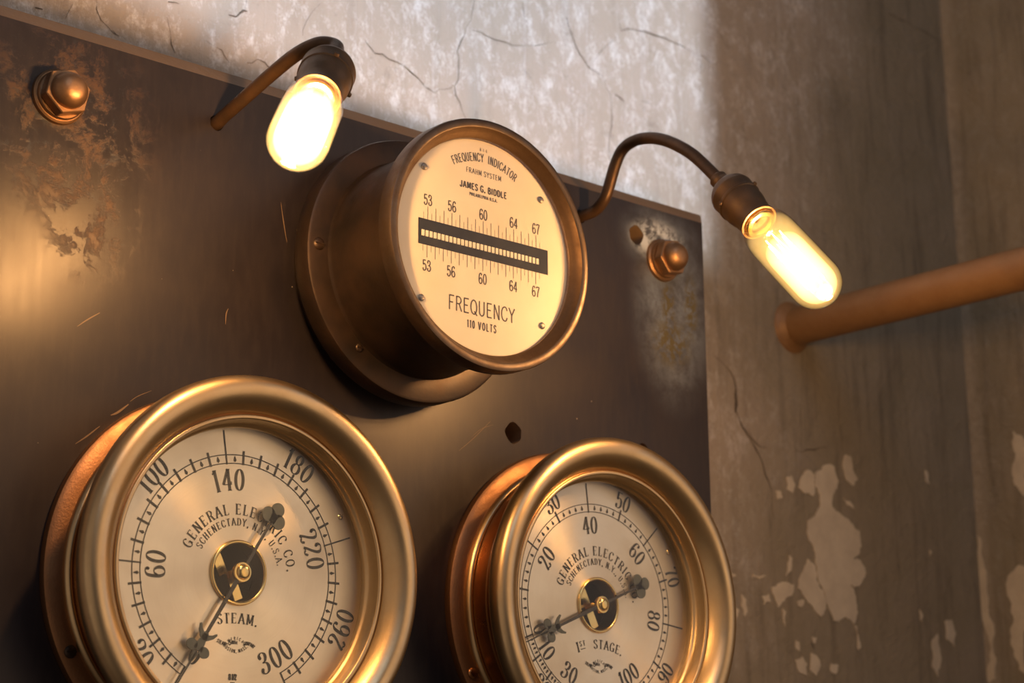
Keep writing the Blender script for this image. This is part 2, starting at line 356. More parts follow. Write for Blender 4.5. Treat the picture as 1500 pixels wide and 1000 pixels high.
g('D', .62, L((.12, 0), (.12, 1)), CV((.12, .97), (.36, .95), (.52, .76), (.56, .5), (.52, .24), (.36, .05), (.12, .03)))
g('E', .56, L((.12, 0), (.12, 1)), L((.12, .97), (.50, .97)), L((.12, .52), (.42, .52)), L((.12, .03), (.50, .03)))
g('F', .54, L((.12, 0), (.12, 1)), L((.12, .97), (.50, .97)), L((.12, .52), (.42, .52)))
g('G', .64, CV((.53, .76), (.46, .92), (.32, .98), (.16, .88), (.07, .64), (.07, .36), (.16, .12), (.32, .02), (.46, .08), (.54, .22)), L((.54, .05), (.54, .42)), L((.34, .42), (.58, .42)))
g('H', .64, L((.12, 0), (.12, 1)), L((.52, 0), (.52, 1)), L((.12, .52), (.52, .52)))
g('I', .28, L((.14, 0), (.14, 1))); g('J', .46, CV((.34, 1), (.34, .5), (.34, .2), (.22, .02), (.08, .08), (.05, .25)))
g('L', .52, L((.12, 0), (.12, 1)), L((.12, .03), (.48, .03)))
g('M', .76, L((.12, 0), (.12, 1)), L((.12, 1), (.38, .15)), L((.38, .15), (.64, 1)), L((.64, 0), (.64, 1)))
g('N', .64, L((.12, 0), (.12, 1)), L((.12, 1), (.52, 0)), L((.52, 0), (.52, 1)))
g('O', .64, EL(.32, .5, .25, .47)); g('P', .56, L((.12, 0), (.12, 1)), CV((.12, .97), (.38, .95), (.50, .74), (.38, .50), (.12, .48)))
g('Q', .64, EL(.32, .5, .25, .47), L((.36, .22), (.60, -.05)))
g('R', .60, L((.12, 0), (.12, 1)), CV((.12, .97), (.38, .95), (.50, .74), (.38, .52), (.12, .50)), L((.34, .50), (.54, 0)))
g('S', .54, CV((.46, .78), (.40, .94), (.26, .98), (.11, .88), (.10, .68), (.26, .54), (.42, .40), (.46, .20), (.34, .03), (.18, .03), (.07, .22)))
g('T', .58, L((.29, 0), (.29, 1)), L((.04, .97), (.54, .97)))
g('U', .62, CV((.11, 1), (.11, .45), (.14, .15), (.31, .02), (.48, .15), (.51, .45), (.51, 1)))
g('V', .62, L((.05, 1), (.31, 0)), L((.31, 0), (.57, 1))); g('Y', .60, L((.05, 1), (.30, .5)), L((.55, 1), (.30, .5)), L((.30, .5), (.30, 0)))
g('.', .22, ('D', [(.11, .06, .065)])); g(',', .22, ('D', [(.11, .06, .065)]), L((.13, .05), (.07, -.14)))
g('/', .36, L((.03, 0), (.32, 1))); g(' ', .26); g('&', .6, CV((.55, .05), (.3, .4), (.14, .8), (.28, .97), (.4, .8), (.1, .35), (.15, .05), (.4, .05), (.52, .4)))
def text_w(s, h, wx, sp): return sum(GL[c][0] * h * wx + sp for c in s) - sp
def glyph(bm, ch, h, wx, tv, th, place, serif=0.0):
    """tv / th: pen width on vertical / horizontal strokes, as a share of the height"""
    wdt, st = GL[ch]
    def T(x, y): return place(x * h * wx, y * h)
    def quad(pts):
        vs = [bm.verts.new(T2(p)) for p in pts]; bm.faces.new(vs)
    def T2(p): return place(p[0], p[1])
    for kind, pts in st:
        if kind == 'D':
            for x, y, r in pts:
                r2 = r * h * max(1, tv / .10); bm.faces.new([bm.verts.new(T2((x * h * wx + r2 * cos(a * pi / 5), y * h + r2 * sin(a * pi / 5)))) for a in range(10)])
            continue
        P = [Vector((x * h * wx, y * h)) for x, y in pts]
        if kind == 'C': P = [Vector(p) for p in smoothprof([(p.x, p.y) for p in P], 5)]
        left, right = [], []
        for i, p in enumerate(P):
            t = P[min(i + 1, len(P) - 1)] - P[max(i - 1, 0)]
            if t.length < 1e-9: t = Vector((0, 1))
            t.normalize(); wd = h * (th + (tv - th) * abs(t.y) ** 2.2) * .5; n = Vector((-t.y, t.x)) * wd
            left.append(p + n); right.append(p - n)
        for i in range(len(P) - 1): quad([left[i], left[i + 1], right[i + 1], right[i]])
        if serif and kind == 'L':
            for p, q in ((P[0], P[-1]), (P[-1], P[0])):
                dv = (q - p)
                if abs(dv.y) > .8 * dv.length and (p.y < .01 * h or p.y > .97 * h):
                    s = serif * h; t_ = th * h * .9; yy = p.y if p.y < .5 * h else p.y - t_
                    quad([(p.x - s, yy), (p.x + s, yy), (p.x + s, yy + t_), (p.x - s, yy + t_)])
                elif abs(dv.x) > .8 * dv.length and p.x > .4 * h * wx and not .3 < p.y / h < .7:
                    s = serif * h * 1.3; t_ = th * h; y0 = p.y - s if p.y > .5 * h else p.y
                    quad([(p.x - t_, y0), (p.x, y0), (p.x, y0 + s), (p.x - t_, y0 + s)])
def text_line(bm, s, cx, cz, h, y, wx=1, tv=.12, th=.06, sp=.02, serif=0, width=None):
    if width: sp += (width - text_w(s, h, wx, sp)) / max(1, len(s) - 1)
    x = cx - text_w(s, h, wx, sp) / 2
    for c in s:
        glyph(bm, c, h, wx, tv, th, lambda a, b, x=x: (x + a, y, cz - h / 2 + b), serif); x += GL[c][0] * h * wx + sp
def text_arc(bm, s, R, a_mid, h, y, wx=1, tv=.12, th=.06, sp=.02, serif=0, flip=False, c=(0, 0), span=None):
    """angles clockwise from up; R is the radius at mid height; flip = tops face the centre"""
    if span: sp += (radians(span) * R - text_w(s, h, wx, sp)) / max(1, len(s) - 1)
    W = text_w(s, h, wx, sp); u = -W / 2
    for ch in s:
        w_ = GL[ch][0] * h * wx; um = u + w_ / 2; a = radians(a_mid) + (-um if flip else um) / R
        def place(x, z, a=a, w_=w_):
            lx, lz = x - w_ / 2, z - h / 2
            if flip: lx, lz = -lx, -lz
            rr = R + lz
            return (c[0] + rr * sin(a) + lx * cos(a), y, c[1] + rr * cos(a) - lx * sin(a))
        glyph(bm, ch, h, wx, tv, th, place, serif); u += w_ + sp
def ring(bm, r0, r1, y, a0, a1, n=None, c=(0, 0)):
    n = n or max(2, int(abs(a1 - a0) / 3)); pr = None
    for i in range(n + 1):
        a = radians(a0 + (a1 - a0) * i / n)
        cu_ = (bm.verts.new((c[0] + r0 * sin(a), y, c[1] + r0 * cos(a))), bm.verts.new((c[0] + r1 * sin(a), y, c[1] + r1 * cos(a))))
        if pr: bm.faces.new((pr[0], pr[1], cu_[1], cu_[0]))
        pr = cu_
def tick(bm, a, r0, r1, w, y):
    a = radians(a); s, c = sin(a), cos(a); q = []
    for r, k in ((r0, -1), (r1, -1), (r1, 1), (r0, 1)): q.append(bm.verts.new((r * s + k * w / 2 * c, y, r * c - k * w / 2 * s)))
    bm.faces.new(q)
def arrow(bm, a, r, y, k=1.0):
    """small dart on the scale, pointing to the centre"""
    a = radians(a); s, c = sin(a), cos(a)
    for sh in ([(-.022, 0), (-.006, .014), (.028, .0025), (.028, -.0025), (-.006, -.014)],):
        bm.faces.new([bm.verts.new(((r + p * k) * s + q * k * c, y, (r + p * k) * c - q * k * s)) for p, q in sh])

# ------------------------------------------------------------ the setting
WY = 2.0
bm = bmesh.new(); bmesh.ops.create_grid(bm, x_segments=1, y_segments=1, size=1)
for v in bm.verts: v.co = Vector((-14 if v.co.x < 0 else 16.62, WY, -14 if v.co.y < 0 else 17))
g_ = bmesh.ops.extrude_face_region(bm, geom=bm.faces[:])
for v in [e for e in g_['geom'] if isinstance(e, bmesh.types.BMVert)]: v.co.y += 2
wall_back = link('wall_back', bm, WALL, smooth=False); wall_back['kind'] = 'structure'
bm = bmesh.new(); box(bm, (16.62, -8, -14), (18.6, 4, 17))
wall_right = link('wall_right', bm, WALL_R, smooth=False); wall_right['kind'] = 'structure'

def crack(pts, wd, name='crack', jitter=.035, Y=WY):
    """jagged hairline crack laid on the plaster, traced through photo points"""
    P = [on_y(px, py, Y) for px, py in pts]; Q = []
    for a, b in zip(P, P[1:]):
        n = max(2, int((b - a).length / .14))
        for i in range(n): Q.append(a.lerp(b, i / n) + Vector((random.uniform(-1, 1), 0, random.uniform(-1, 1))) * jitter * (1 if i else .3))
    Q.append(P[-1]); bm = bmesh.new(); pr = None
    for i, p in enumerate(Q):
        t = Q[min(i + 1, len(Q) - 1)] - Q[max(i - 1, 0)]; t.normalize(); n = Vector((-t.z, 0, t.x))
        k = wd * (.35 + .65 * sin(pi * min(1, (i + .5) / len(Q)))) * random.uniform(.2, 1.3) * .26
        c_ = (bm.verts.new((p + n * k) + Vector((0, -.008, 0))), bm.verts.new((p - n * k) + Vector((0, -.008, 0))))
        if pr: bm.faces.new((pr[0], pr[1], c_[1], c_[0]))
        pr = c_
    return link(name, bm, CRACK, wall_back, smooth=False)
for pts, wd in [
    ([(695, -20), (690, 30), (680, 52), (670, 75), (671, 100), (665, 125), (673, 150), (684, 178)], .035),
    ([(665, 125), (650, 130), (637, 136), (622, 128), (612, 115), (590, 96), (570, 88), (548, 78), (534, 60)], .032),
    ([(690, 45), (712, 52), (740, 62), (775, 68), (815, 62)], .018),
    ([(765, 0), (768, 22), (772, 35)], .02), ([(830, 25), (838, 55), (850, 80), (862, 98), (885, 115), (893, 140), (896, 170), (892, 200), (893, 235)], .030),
    ([(905, 15), (910, 45), (930, 44), (958, 52), (985, 62), (1010, 75), (1050, 95)], .026), ([(862, 98), (880, 75), (905, 50)], .014),
    ([(900, 138), (915, 150)], .05), ([(1045, 520), (1062, 535), (1075, 555), (1079, 580), (1076, 600), (1085, 622), (1100, 645), (1112, 668), (1120, 695), (1130, 720), (1133, 760)], .045),
    ([(1077, 570), (1079, 592), (1077, 604)], .13), ([(1095, 628), (1108, 650), (1122, 655)], .03),
    ([(138, -10), (142, 15), (155, 38), (172, 52)], .018), ([(165, 44), (174, 53)], .045),
    ([(245, 25), (250, 50), (256, 78)], .026), ([(335, 22), (350, 19), (362, 17)], .04), ([(360, 0), (357, 18)], .02), ([(362, 93), (378, 88), (392, 97), (405, 102)], .026),
    ([(105, 5), (95, 28)], .012), ([(470, 5), (450, 30), (443, 52)], .014), ([(300, 60), (325, 75), (335, 92)], .015), ([(50, 12), (62, 14)], .03), ([(245, 3), (262, 6)], .04),
    ([(1190, 938), (1192, 950)], .05), ([(1300, 20), (1340, 40), (1380, 62)], .025), ([(1210, 655), (1165, 660)], .03), ([(1228, 560), (1230, 620), (1232, 660)], .016), ([(1175, 560), (1172, 620), (1176, 680)], .014)]:
    crack(pts, wd)
def ragged(name, cx, cz, pts, parent, Y=WY, th=.012, m=None, rough=.035, to=None):
    """thin ragged plate of newer plaster, outline perturbed fractally"""
    P = [Vector((p[0], 0, p[1])) for p in pts]
    for it in range(4):
        Q = []
        for i, a in enumerate(P):
            b = P[(i + 1) % len(P)]; d_ = b - a; n = Vector((-d_.z, 0, d_.x))
            Q += [a, (a + b) / 2 + n * random.uniform(-1, 1) * .15]
        P = Q
    bm = bmesh.new(); 
    top = [bm.verts.new((p.x, Y - th, p.z)) for p in P]; bot = [bm.verts.new((p.x, Y + .01, p.z)) for p in P]
    from mathutils.geometry import tessellate_polygon
    for tri in tessellate_polygon([[Vector((p.x, p.z, 0)) for p in P]]):
        try: bm.faces.new([top[k] for k in tri])
        except ValueError: pass
    for i in range(len(P)): j = (i + 1) % len(P); bm.faces.new((top[i], bot[i], bot[j], top[j]))
    if to: 
        for v in bm.verts: v.co = to(v.co)
    return link(name, bm, m or PATCH, parent, smooth=False)
def px_poly(pts): return [(p.x, p.z) for p in (on_y(x, y, WY) for x, y in pts)]
def z3(pts, o=(1000, 480), s=.52): return [(o[0] + s * x, o[1] + s * y) for x, y in pts]
patches = [
    z3([(375, 405), (400, 385), (425, 390), (437, 430), (425, 465), (420, 505), (440, 520), (470, 545), (498, 575), (503, 615), (480, 650), (500, 655), (515, 690), (495, 728), (470, 722), (487, 760), (492, 800), (480, 835), (455, 815), (425, 825), (410, 790), (400, 750), (380, 700), (372, 655), (355, 600), (355, 540), (385, 505), (385, 470), (370, 440)]),
    z3([(350, 650), (372, 670), (375, 710), (395, 740), (402, 790), (385, 812), (365, 785), (340, 755), (325, 735), (335, 690)]),
    z3([(330, 430), (350, 400), (370, 415), (372, 450), (365, 475), (340, 465), (325, 450)]), z3([(292, 420), (305, 415), (315, 440), (308, 465), (292, 455)]),
    z3([(455, 358), (472, 362), (478, 400), (492, 425), (480, 445), (458, 425), (450, 390)]), z3([(452, 480), (470, 488), (482, 510), (462, 500)]),
    z3([(250, 730), (280, 715), (312, 722), (310, 745), (290, 760), (268, 788), (258, 760)]), z3([(222, 755), (240, 750), (248, 770), (228, 780)]), z3([(322, 768), (340, 765), (338, 782), (325, 784)]),
    z3([(298, 640), (308, 650), (305, 680), (290, 698), (294, 665)]), z3([(165, 750), (178, 765), (182, 800), (172, 815), (165, 785)]), z3([(142, 780), (158, 795), (150, 825), (140, 810)]),
    z3([(315, 935), (335, 925), (350, 945), (348, 980), (330, 972)]), z3([(360, 915), (378, 925), (388, 950), (375, 980), (358, 965)]), z3([(418, 945), (438, 950), (430, 975), (416, 968)]),
    z3([(262, 458), (275, 460), (280, 480), (266, 482)]), z3([(364, 870), (376, 872), (374, 888), (366, 888)]), z3([(482, 838), (490, 840), (502, 900), (494, 908)]),
    z3([(195, 692), (235, 698), (222, 704), (198, 702)]), z3([(135, 690), (150, 695), (140, 703)]), z3([(318, 880), (328, 885), (328, 910), (318, 905)]), z3([(280, 790), (290, 800), (287, 840), (281, 820)])]
for p in patches: ragged('peeled_patch', 0, 0, px_poly(p), wall_back)
z4 = lambda pts: z3(pts, (1250, 400), .6)
for p in [z4([(175, 480), (182, 490), (185, 515), (176, 508)]), z4([(185, 675), (192, 682), (186, 690)]), z4([(190, 900), (205, 880), (212, 930), (205, 985), (192, 960)]), z4([(222, 850), (240, 845), (250, 880), (245, 910), (228, 895)]), z4([(160, 820), (170, 835), (165, 850)])]:
    ragged('peeled_patch', 0, 0, px_poly(p), wall_back)
def side_poly(pts): return [(p.y, p.z) for p in (on_x(x, y, 16.62) for x, y in pts)]
for p in [z4([(390, 385), (410, 395), (425, 440), (425, 545), (405, 530), (392, 500), (398, 440)]), z4([(385, 730), (400, 715), (430, 720), (430, 980), (405, 965), (385, 905), (392, 850), (375, 770)]), z4([(298, 635), (312, 645), (320, 720), (330, 830), (348, 990), (332, 1000), (318, 850), (302, 740)])]:
    ragged('peeled_patch', 0, 0, side_poly(p), wall_right, to=lambda c: Vector((16.62 + (c.y - WY), c.x, c.z)))

# ------------------------------------------------------------ slate panel
px0, px1, pz0, pz1, BV = -1.13, 8.225, -9.0, 3.395, .19
panel = thing('instrument_panel', 'dark slate instrument panel with chamfered edge, standing off the plaster wall', 'panel', (3.55, 0, -9.0))
PL = (-3.55, 0, 9.0)
def slab():
    bm = bmesh.new(); T = .75
    a = [(px0, 0, pz0), (px1, 0, pz0), (px1, 0, pz1), (px0, 0, pz1)]
    b = [(px0 - BV, BV, pz0 - BV), (px1 + BV, BV, pz0 - BV), (px1 + BV, BV, pz1 + BV), (px0 - BV, BV, pz1 + BV)]
    c_ = [(x, T, z) for x, y, z in b]
    A, B_, D_ = ([bm.verts.new(p) for p in q] for q in (a, b, c_))
    bm.faces.new(A); bm.faces.new(D_[::-1])
    for i in range(4):
        j = (i + 1) % 4
        f = bm.faces.new((A[i], B_[i], B_[j], A[j])); f.material_index = 1
        f = bm.faces.new((B_[i], D_[i], D_[j], B_[j])); f.material_index = 1
    return bm
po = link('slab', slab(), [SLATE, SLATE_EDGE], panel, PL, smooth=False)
HOLES = [(7.059, 2.998, .118), (5.086, .314, .118), (7.09, .33, .118), (1.204, 2.939, .080), (6.14, 3.03, .080)]
bm = bmesh.new()
for hx, hz, hr in HOLES:
    pts = [(hx + hr * (1 + .06 * sin(5 * a + hx)) * cos(a), hz + hr * (1 + .05 * cos(4 * a)) * sin(a)) for a in [2 * pi * i / 40 for i in range(40)]]
    prism(bm, pts, -.3, 1.2)
cut = link('cutter', bm, SLATE_EDGE, None, (0, 0, 0), smooth=False)
bpy.context.view_layer.update()
md = po.modifiers.new('holes', 'BOOLEAN'); md.operation = 'DIFFERENCE'; md.object = cut; md.solver = 'EXACT'
bpy.context.view_layer.update()
ev = po.evaluated_get(bpy.context.evaluated_depsgraph_get()); me = bpy.data.meshes.new_from_object(ev)
po.modifiers.clear(); po.data = me; bpy.data.objects.remove(cut)

# fine scratches in the slate face
def scratch(pts, wd):
    P = smoothprof([on_y(px, py, 0) for px, py in pts], 6); bm = bmesh.new(); pr = None
    for i, p in enumerate(P):
        t = P[min(i + 1, len(P) - 1)] - P[max(i - 1, 0)]; t.normalize(); n = Vector((-t.z, 0, t.x)) * wd * (.3 + .7 * sin(pi * (i + .3) / len(P))) * .5
        c_ = (bm.verts.new(p + n + Vector((0, -.004, 0))), bm.verts.new(p - n + Vector((0, -.004, 0))))
        if pr: bm.faces.new((pr[0], pr[1], c_[1], c_[0]))
        pr = c_
    return link('scratch', bm, SCR, panel, PL, smooth=False)
SCR = mat('scratch', (.17, .11, .065), .6)
for pts, wd in [([(113, 478), (128, 468), (146, 458)], .012), ([(411, 296), (415, 325), (420, 355)], .010), ([(110, 650), (128, 638), (146, 624)], .012), ([(162, 608), (172, 604), (188, 592)], .02),
                ([(190, 588), (202, 580), (222, 572)], .006), ([(672, 660), (693, 642), (718, 617)], .006), ([(690, 640), (705, 628), (722, 622)], .004), ([(330, 475), (331, 460), (334, 452)], .012)]:
    scratch(pts, wd)

# ------------------------------------------------------------ bolts
def bolt(loc, rot, label):
    t = thing('mounting_bolt', label, 'bolt', loc, 'domed copper bolts holding the slate panel')
    link('washer', lathe([(0, -.05), (.245, -.05), (.262, -.035), (.268, 0), (0, 0)], 48), BOLT, t)
    link('collar', lathe([(0, -.085), (.225, -.085), (.235, -.07), (.235, -.05), (0, -.05)], 48), BOLT, t)
    bm = bmesh.new(); R0 = .232
    hx = [(R0 * sin(radians(60 * i + rot)), R0 * cos(radians(60 * i + rot))) for i in range(6)]
    prism(bm, hx, -.21, -.085); bmesh.ops.bevel(bm, geom=bm.edges[:], offset=.009, segments=1, affect='EDGES')
    link('hex_nut', bm, BOLT, t, ang=20)
    link('dome_cap', lathe(smoothprof([(.178, -.205), (.172, -.25), (.150, -.295), (.110, -.335), (.06, -.355), (0.0001, -.36)], 4), 48), BOLT, t)
    link('shank', lathe([(0, 0), (.10, 0), (.10, WY + .1), (0, WY + .1)], 24), STEEL, t)
bolt((-.50, 0, 2.755), 12, 'domed copper bolt at the left end of the slate panel, in a rusty brown stain')
bolt((7.49, 0, 2.76), 20, 'domed copper bolt near the right edge of the slate panel, in a pale chalky stain')

# ------------------------------------------------------------ pressure gauges
def needle_shape(bm, y0, y1):
    def at(pts): prism(bm, pts, y0, y1)
    return at
def gauge(loc, label, name, kind, needle_angle, first):
    t = thing(name, label, 'gauge', loc, None)
    link('flange', lathe([(0, 0), (1.70, 0), (1.712, -.03), (1.70, -.085), (1.66, -.115), (1.52, -.125), (1.52, 0)], 160), COPPER, t)
    link('bead', lathe(smoothprof([(1.545, -.11), (1.548, -.16), (1.525, -.195), (1.50, -.20), (1.48, -.18), (1.475, -.14)], 4), 160), BRASS, t)
    link('drum', lathe([(1.49, -.06), (1.49, -.40), (1.475, -.41), (1.475, -.44), (1.50, -.45), (1.50, -.66), (1.46, -.78), (1.40, -.80)], 160), COPPER_SMOOTH, t)
    for a in (-118.0, 62, 140):
        r = 1.61; addscrew('flange_screw', t, (r * sin(radians(a)), -.12, r * cos(radians(a))), .058, BRONZE if kind == 'steam' else COPPER_SMOOTH)
    bz = smoothprof([(1.46, -.72), (1.62, -.715), (1.70, -.725), (1.742, -.75), (1.764, -.80), (1.766, -.86), (1.748, -.915), (1.705, -.955), (1.645, -.970), (1.58, -.958), (1.515, -.915), (1.465, -.855), (1.432, -.80), (1.418, -.765)], 5)
    bz += [Vector(q) for q in ((1.418, -.765), (1.4165, -.795), (1.411, -.806), (1.402, -.810), (1.384, -.810), (1.376, -.806), (1.371, -.795))]
    bz += smoothprof([(1.371, -.790), (1.366, -.73), (1.352, -.68), (1.330, -.655), (1.322, -.64)], 4) + [Vector((1.318, -.615)), Vector((1.34, -.60))]
    link('bezel', lathe([tuple(p) for p in bz], 192), BRASS, t, ang=60)
    yd = -.506
    bm = lathe([(.275, yd), (.60, yd), (1.0, yd), (1.385, yd), (1.385, yd + .05), (.275, yd + .05)], 160, close=True); d = link('dial', bm, DIAL, t)
    link('dial_wall', lathe([(1.385, yd), (1.385, -.60), (1.345, -.605)], 128), BRASS, t)
    link('hole_ring', lathe(smoothprof([(.300, yd + .005), (.300, yd - .018), (.288, yd - .030), (.274, yd - .028), (.264, yd - .012), (.262, yd + .06), (.262, yd + .16)], 3), 96), BRASS_BRIGHT, t)
    link('movement_recess', lathe([(0, yd + .22), (.29, yd + .22), (.29, yd + .04)], 64), DARK, t)
    # brass works seen in the hole
    bm = bmesh.new()
    def bar(p, q, wdt, ya, yb):
        p, q = Vector(p), Vector(q); n = (q - p).normalized(); n = Vector((-n.y, n.x)) * wdt / 2
        prism(bm, [tuple(p + n), tuple(q + n), tuple(q - n), tuple(p - n)], ya, yb)
    if kind == 'steam': bar((-.19, .19), (-.09, -.01), .095, yd + .10, yd + .13); bar((-.06, .02), (.05, -.235), .085, yd + .05, yd + .08)
    else: bar((-.17, .19), (.04, -.235), .10, yd + .08, yd + .11); bar((-.21, -.03), (-.02, .02), .03, yd + .04, yd + .06)
    link('movement_bar', bm, BRASS_BRIGHT, t, smooth=False)
    # scale and writing
    y = yd - .003; bm = bmesh.new(); y2 = yd - .004
    if kind == 'steam':
        ang = lambda v: (v - 149) * 1.0 - .2
        ring(bm, 1.0, 1.010, y, ang(0), ang(300)); ring(bm, 1.080, 1.090, y, ang(0), ang(300))
        for v in range(0, 301, 10):
            lg = v % 80 == 60; wd = .015 if lg else .022
            if v in (0, 300): tick(bm, ang(v), 1.0, 1.26, .016, y2)
            else: tick(bm, ang(v), .995, 1.315 if lg else 1.128, wd, y2)
        for v in range(5, 300, 10): arrow(bm, ang(v), 1.040, y2, 1.15)
        link('scale', bm, INK, d)
        bm = bmesh.new(); dk = dict(h=.205, y=y2, wx=1.02, tv=.14, th=.042, sp=.036, serif=.10)
        for s, v, R, fl in (('60', 60, .855, 0), ('140', 140, .855, 0), ('220', 220, .862, 0), ('300', 299, .855, 1), ('0', -2, .855, 1), ('20', 20, 1.235, 1), ('100', 100, 1.225, 0), ('180', 180, 1.235, 0), ('260', 260, 1.245, 1)):
            text_arc(bm, s, R, ang(v), flip=bool(fl), **dk)
        link('numerals', bm, INK, d)
    else:
        ang = lambda v: -111.0 + 2.61 * v; vac = lambda v: -111.0 - 1.315 * v
        ring(bm, 1.0, 1.009, y, vac(30), ang(100)); ring(bm, 1.084, 1.093, y, vac(30), ang(100))
        for v in range(0, 101, 10): tick(bm, ang(v), .995, 1.315 if v % 20 == 0 and v else (1.16 if v == 0 else 1.128), .016 if v % 20 == 0 else .020, y2)
        for v in (10, 20, 30): tick(bm, vac(v), .995, 1.165 if v == 10 else 1.115, .020, y2)
        for v in range(0, 100, 2):
            if v % 10: arrow(bm, ang(v), 1.042, y2, 1.1)
        for v in range(2, 30, 2):
            if v % 10: arrow(bm, vac(v), 1.038, y2, 1.0)
        link('scale', bm, INK, d)
        bm = bmesh.new(); dk = dict(h=.19, y=y2, wx=1.02, tv=.14, th=.042, sp=.028, serif=.09)
        for s, a, R, fl in (('20', ang(20), .86, 0), ('40', ang(40), .86, 0), ('60', ang(60), .86, 0), ('80', ang(80), .86, 0), ('100', ang(99.5), .855, 1), ('0', -109.6, .885, 0), ('10', ang(9.3), 1.225, 0),
                            ('30', ang(30) + .5, 1.225, 0), ('50', ang(50), 1.225, 0), ('70', ang(70), 1.225, 0), ('90', ang(90), 1.225, 1), ('10', -124.6, .895, 1), ('20', -137, 1.20, 1), ('30', -150, .848, 1)):
            text_arc(bm, s, R, a, flip=bool(fl), **dk)
        link('numerals', bm, INK, d)
    bm = bmesh.new(); sk = dict(tv=.15, th=.055, serif=.13)
    a0 = 7 if kind == 'steam' else 6
    text_arc(bm, 'GENERAL ELECTRIC CO.', .582, a0, .100, y2, wx=1.06, span=155, **sk)
    text_arc(bm, 'SCHENECTADY, N.Y., U.S.A.', .466, a0 - 1, .068, y2, wx=1.0, span=142, tv=.14, th=.06, serif=.11)
    if kind == 'steam': text_arc(bm, 'STEAM.', 1.15, 0, .094, y2, wx=1.1, c=(.01, -1.56), span=21.5, **sk)
    else:
        text_arc(bm, 'STAGE.', .98, 8.5, .096, y2, wx=1.1, c=(0, -1.395), span=25, **sk)
        text_arc(bm, '1', .98, -17.8, .11, y2, wx=.9, c=(0, -1.395), **sk)
        text_arc(bm, 'ST', 1.005, -13.5, .055, y2, wx=.95, c=(0, -1.395), **sk)
        ring(bm, .945, .952, y2, -15.8, -11.5, 2, c=(0, -1.395))
    # maker's mark
    text_arc(bm, 'AMERICAN', .115, 0, .030, y2, wx=.8, tv=.14, th=.07, sp=.004, c=(0, -.705), span=120)
    text_arc(bm, 'BOSTON, MASS.', .16, 180, .032, y2, wx=.8, tv=.16, th=.08, sp=.004, c=(0, -.545), span=95, flip=True)
    text_arc(bm, 'STEAM', .14, 198, .034, y2, wx=.8, tv=.18, th=.10, sp=.002, c=(-.108, -.503), flip=True)
    text_arc(bm, 'GAUGE', .12, -18, .030, y2, wx=.8, tv=.15, th=.08, sp=.002, c=(.0, -.743))
    text_arc(bm, '& VALVE', .13, 190, .028, y2, wx=.75, tv=.16, th=.09, sp=.002, c=(.0, -.50), flip=True)
    text_arc(bm, 'COMPANY', .12, 14, .034, y2, wx=.72, tv=.18, th=.10, sp=.002, c=(.118, -.75))
    if kind == 'steam': text_line(bm, '8 1/2', -.02, -.935, .055, y2, wx=.8, tv=.22, th=.1, sp=.0); text_line(bm, 'IN', -.02, -1.005, .05, y2, wx=.8, tv=.2, th=.1, sp=.005)
    link('dial_lettering', bm, INK, d)
    for a in ((61,) if kind == 'steam' else (59,)): addscrew('dial_screw', t, (1.285 * sin(radians(a)), yd - .006, 1.285 * cos(radians(a))), .030, BRASS_BRIGHT)
    # pointer
    na = thing_empty = None
    yn0, yn1 = yd - .075, yd - .060
    bm = bmesh.new(); P = lambda pts: prism(bm, pts, yn0, yn1)
    P([(-.020, -.06), (-.014, -.66), (.014, -.66), (.020, -.06)]) ; P([(-.016, .06), (-.010, .58), (.010, .58), (.016, .06)])
    P([(-.010, -.84), (-.004, -1.24), (.004, -1.24), (.010, -.84)])
    M_ = Matrix.Rotation(radians(needle_angle - 180), 4, 'Y')
    bmesh.ops.transform(bm, matrix=M_, verts=bm.verts); nd = link('pointer', bm, NEEDLE_ROD, t, smooth=False)
    bm = bmesh.new()
    for cx, cz in ((-.066, .615), (.066, .615), (0, .705)): P(disc_pts(cx, cz, .069))
    P([(-.03, .55), (.03, .55), (.04, .66), (-.04, .66)])
    bmesh.ops.transform(bm, matrix=M_, verts=bm.verts); link('clover', bm, NEEDLE, nd, ang=60)
    bm = bmesh.new()
    for cx, cz in ((-.072, -.825), (.072, -.825)): P(disc_pts(cx, cz, .050, rx=.056))
    P([(-.05, -.84), (.05, -.84), (.022, -.66), (-.022, -.66)])
    cres = [(0, -.74), (.045, -.72), (.085, -.675), (.105, -.625), (.092, -.612), (.062, -.650), (.02, -.675), (0, -.668)]
    P(cres); P([(-x, z) for x, z in cres][::-1])
    P([(-.03, -.86), (0, -.86), (0, -.97), (-.012, -.95)]); P([(0, -.86), (.03, -.86), (.012, -.95), (0, -.97)])
    bmesh.ops.transform(bm, matrix=M_, verts=bm.verts); link('crescent', bm, NEEDLE, nd, ang=60)
    bm = lathe([(0, yn0 - .04), (.030, yn0 - .045), (.058, yn0 - .035), (.070, yn0 - .020), (.072, yn0 - .012), (.088, yn0 - .010), (.094, yn0), (.094, yn1 + .01), (.03, yn1 + .02), (.03, yd + .2), (0, yd + .2)], 48)
    link('hub', bm, BRASS_BRIGHT, t)
    link('glass', lathe([(0, -.632), (1.335, -.632), (1.335, -.615), (0, -.615)], 96), GLASS, t)
    return t
gauge((1.309, 0, -1.555), 'large brass steam gauge at the lower left, dial numbered up to 300', 'steam_gauge', 'steam', -148.6, True)
gauge((5.835, 0, -1.550), 'brass first-stage gauge at the lower right, dial numbered up to 100', 'stage_gauge', 'stage', -112.6, False)

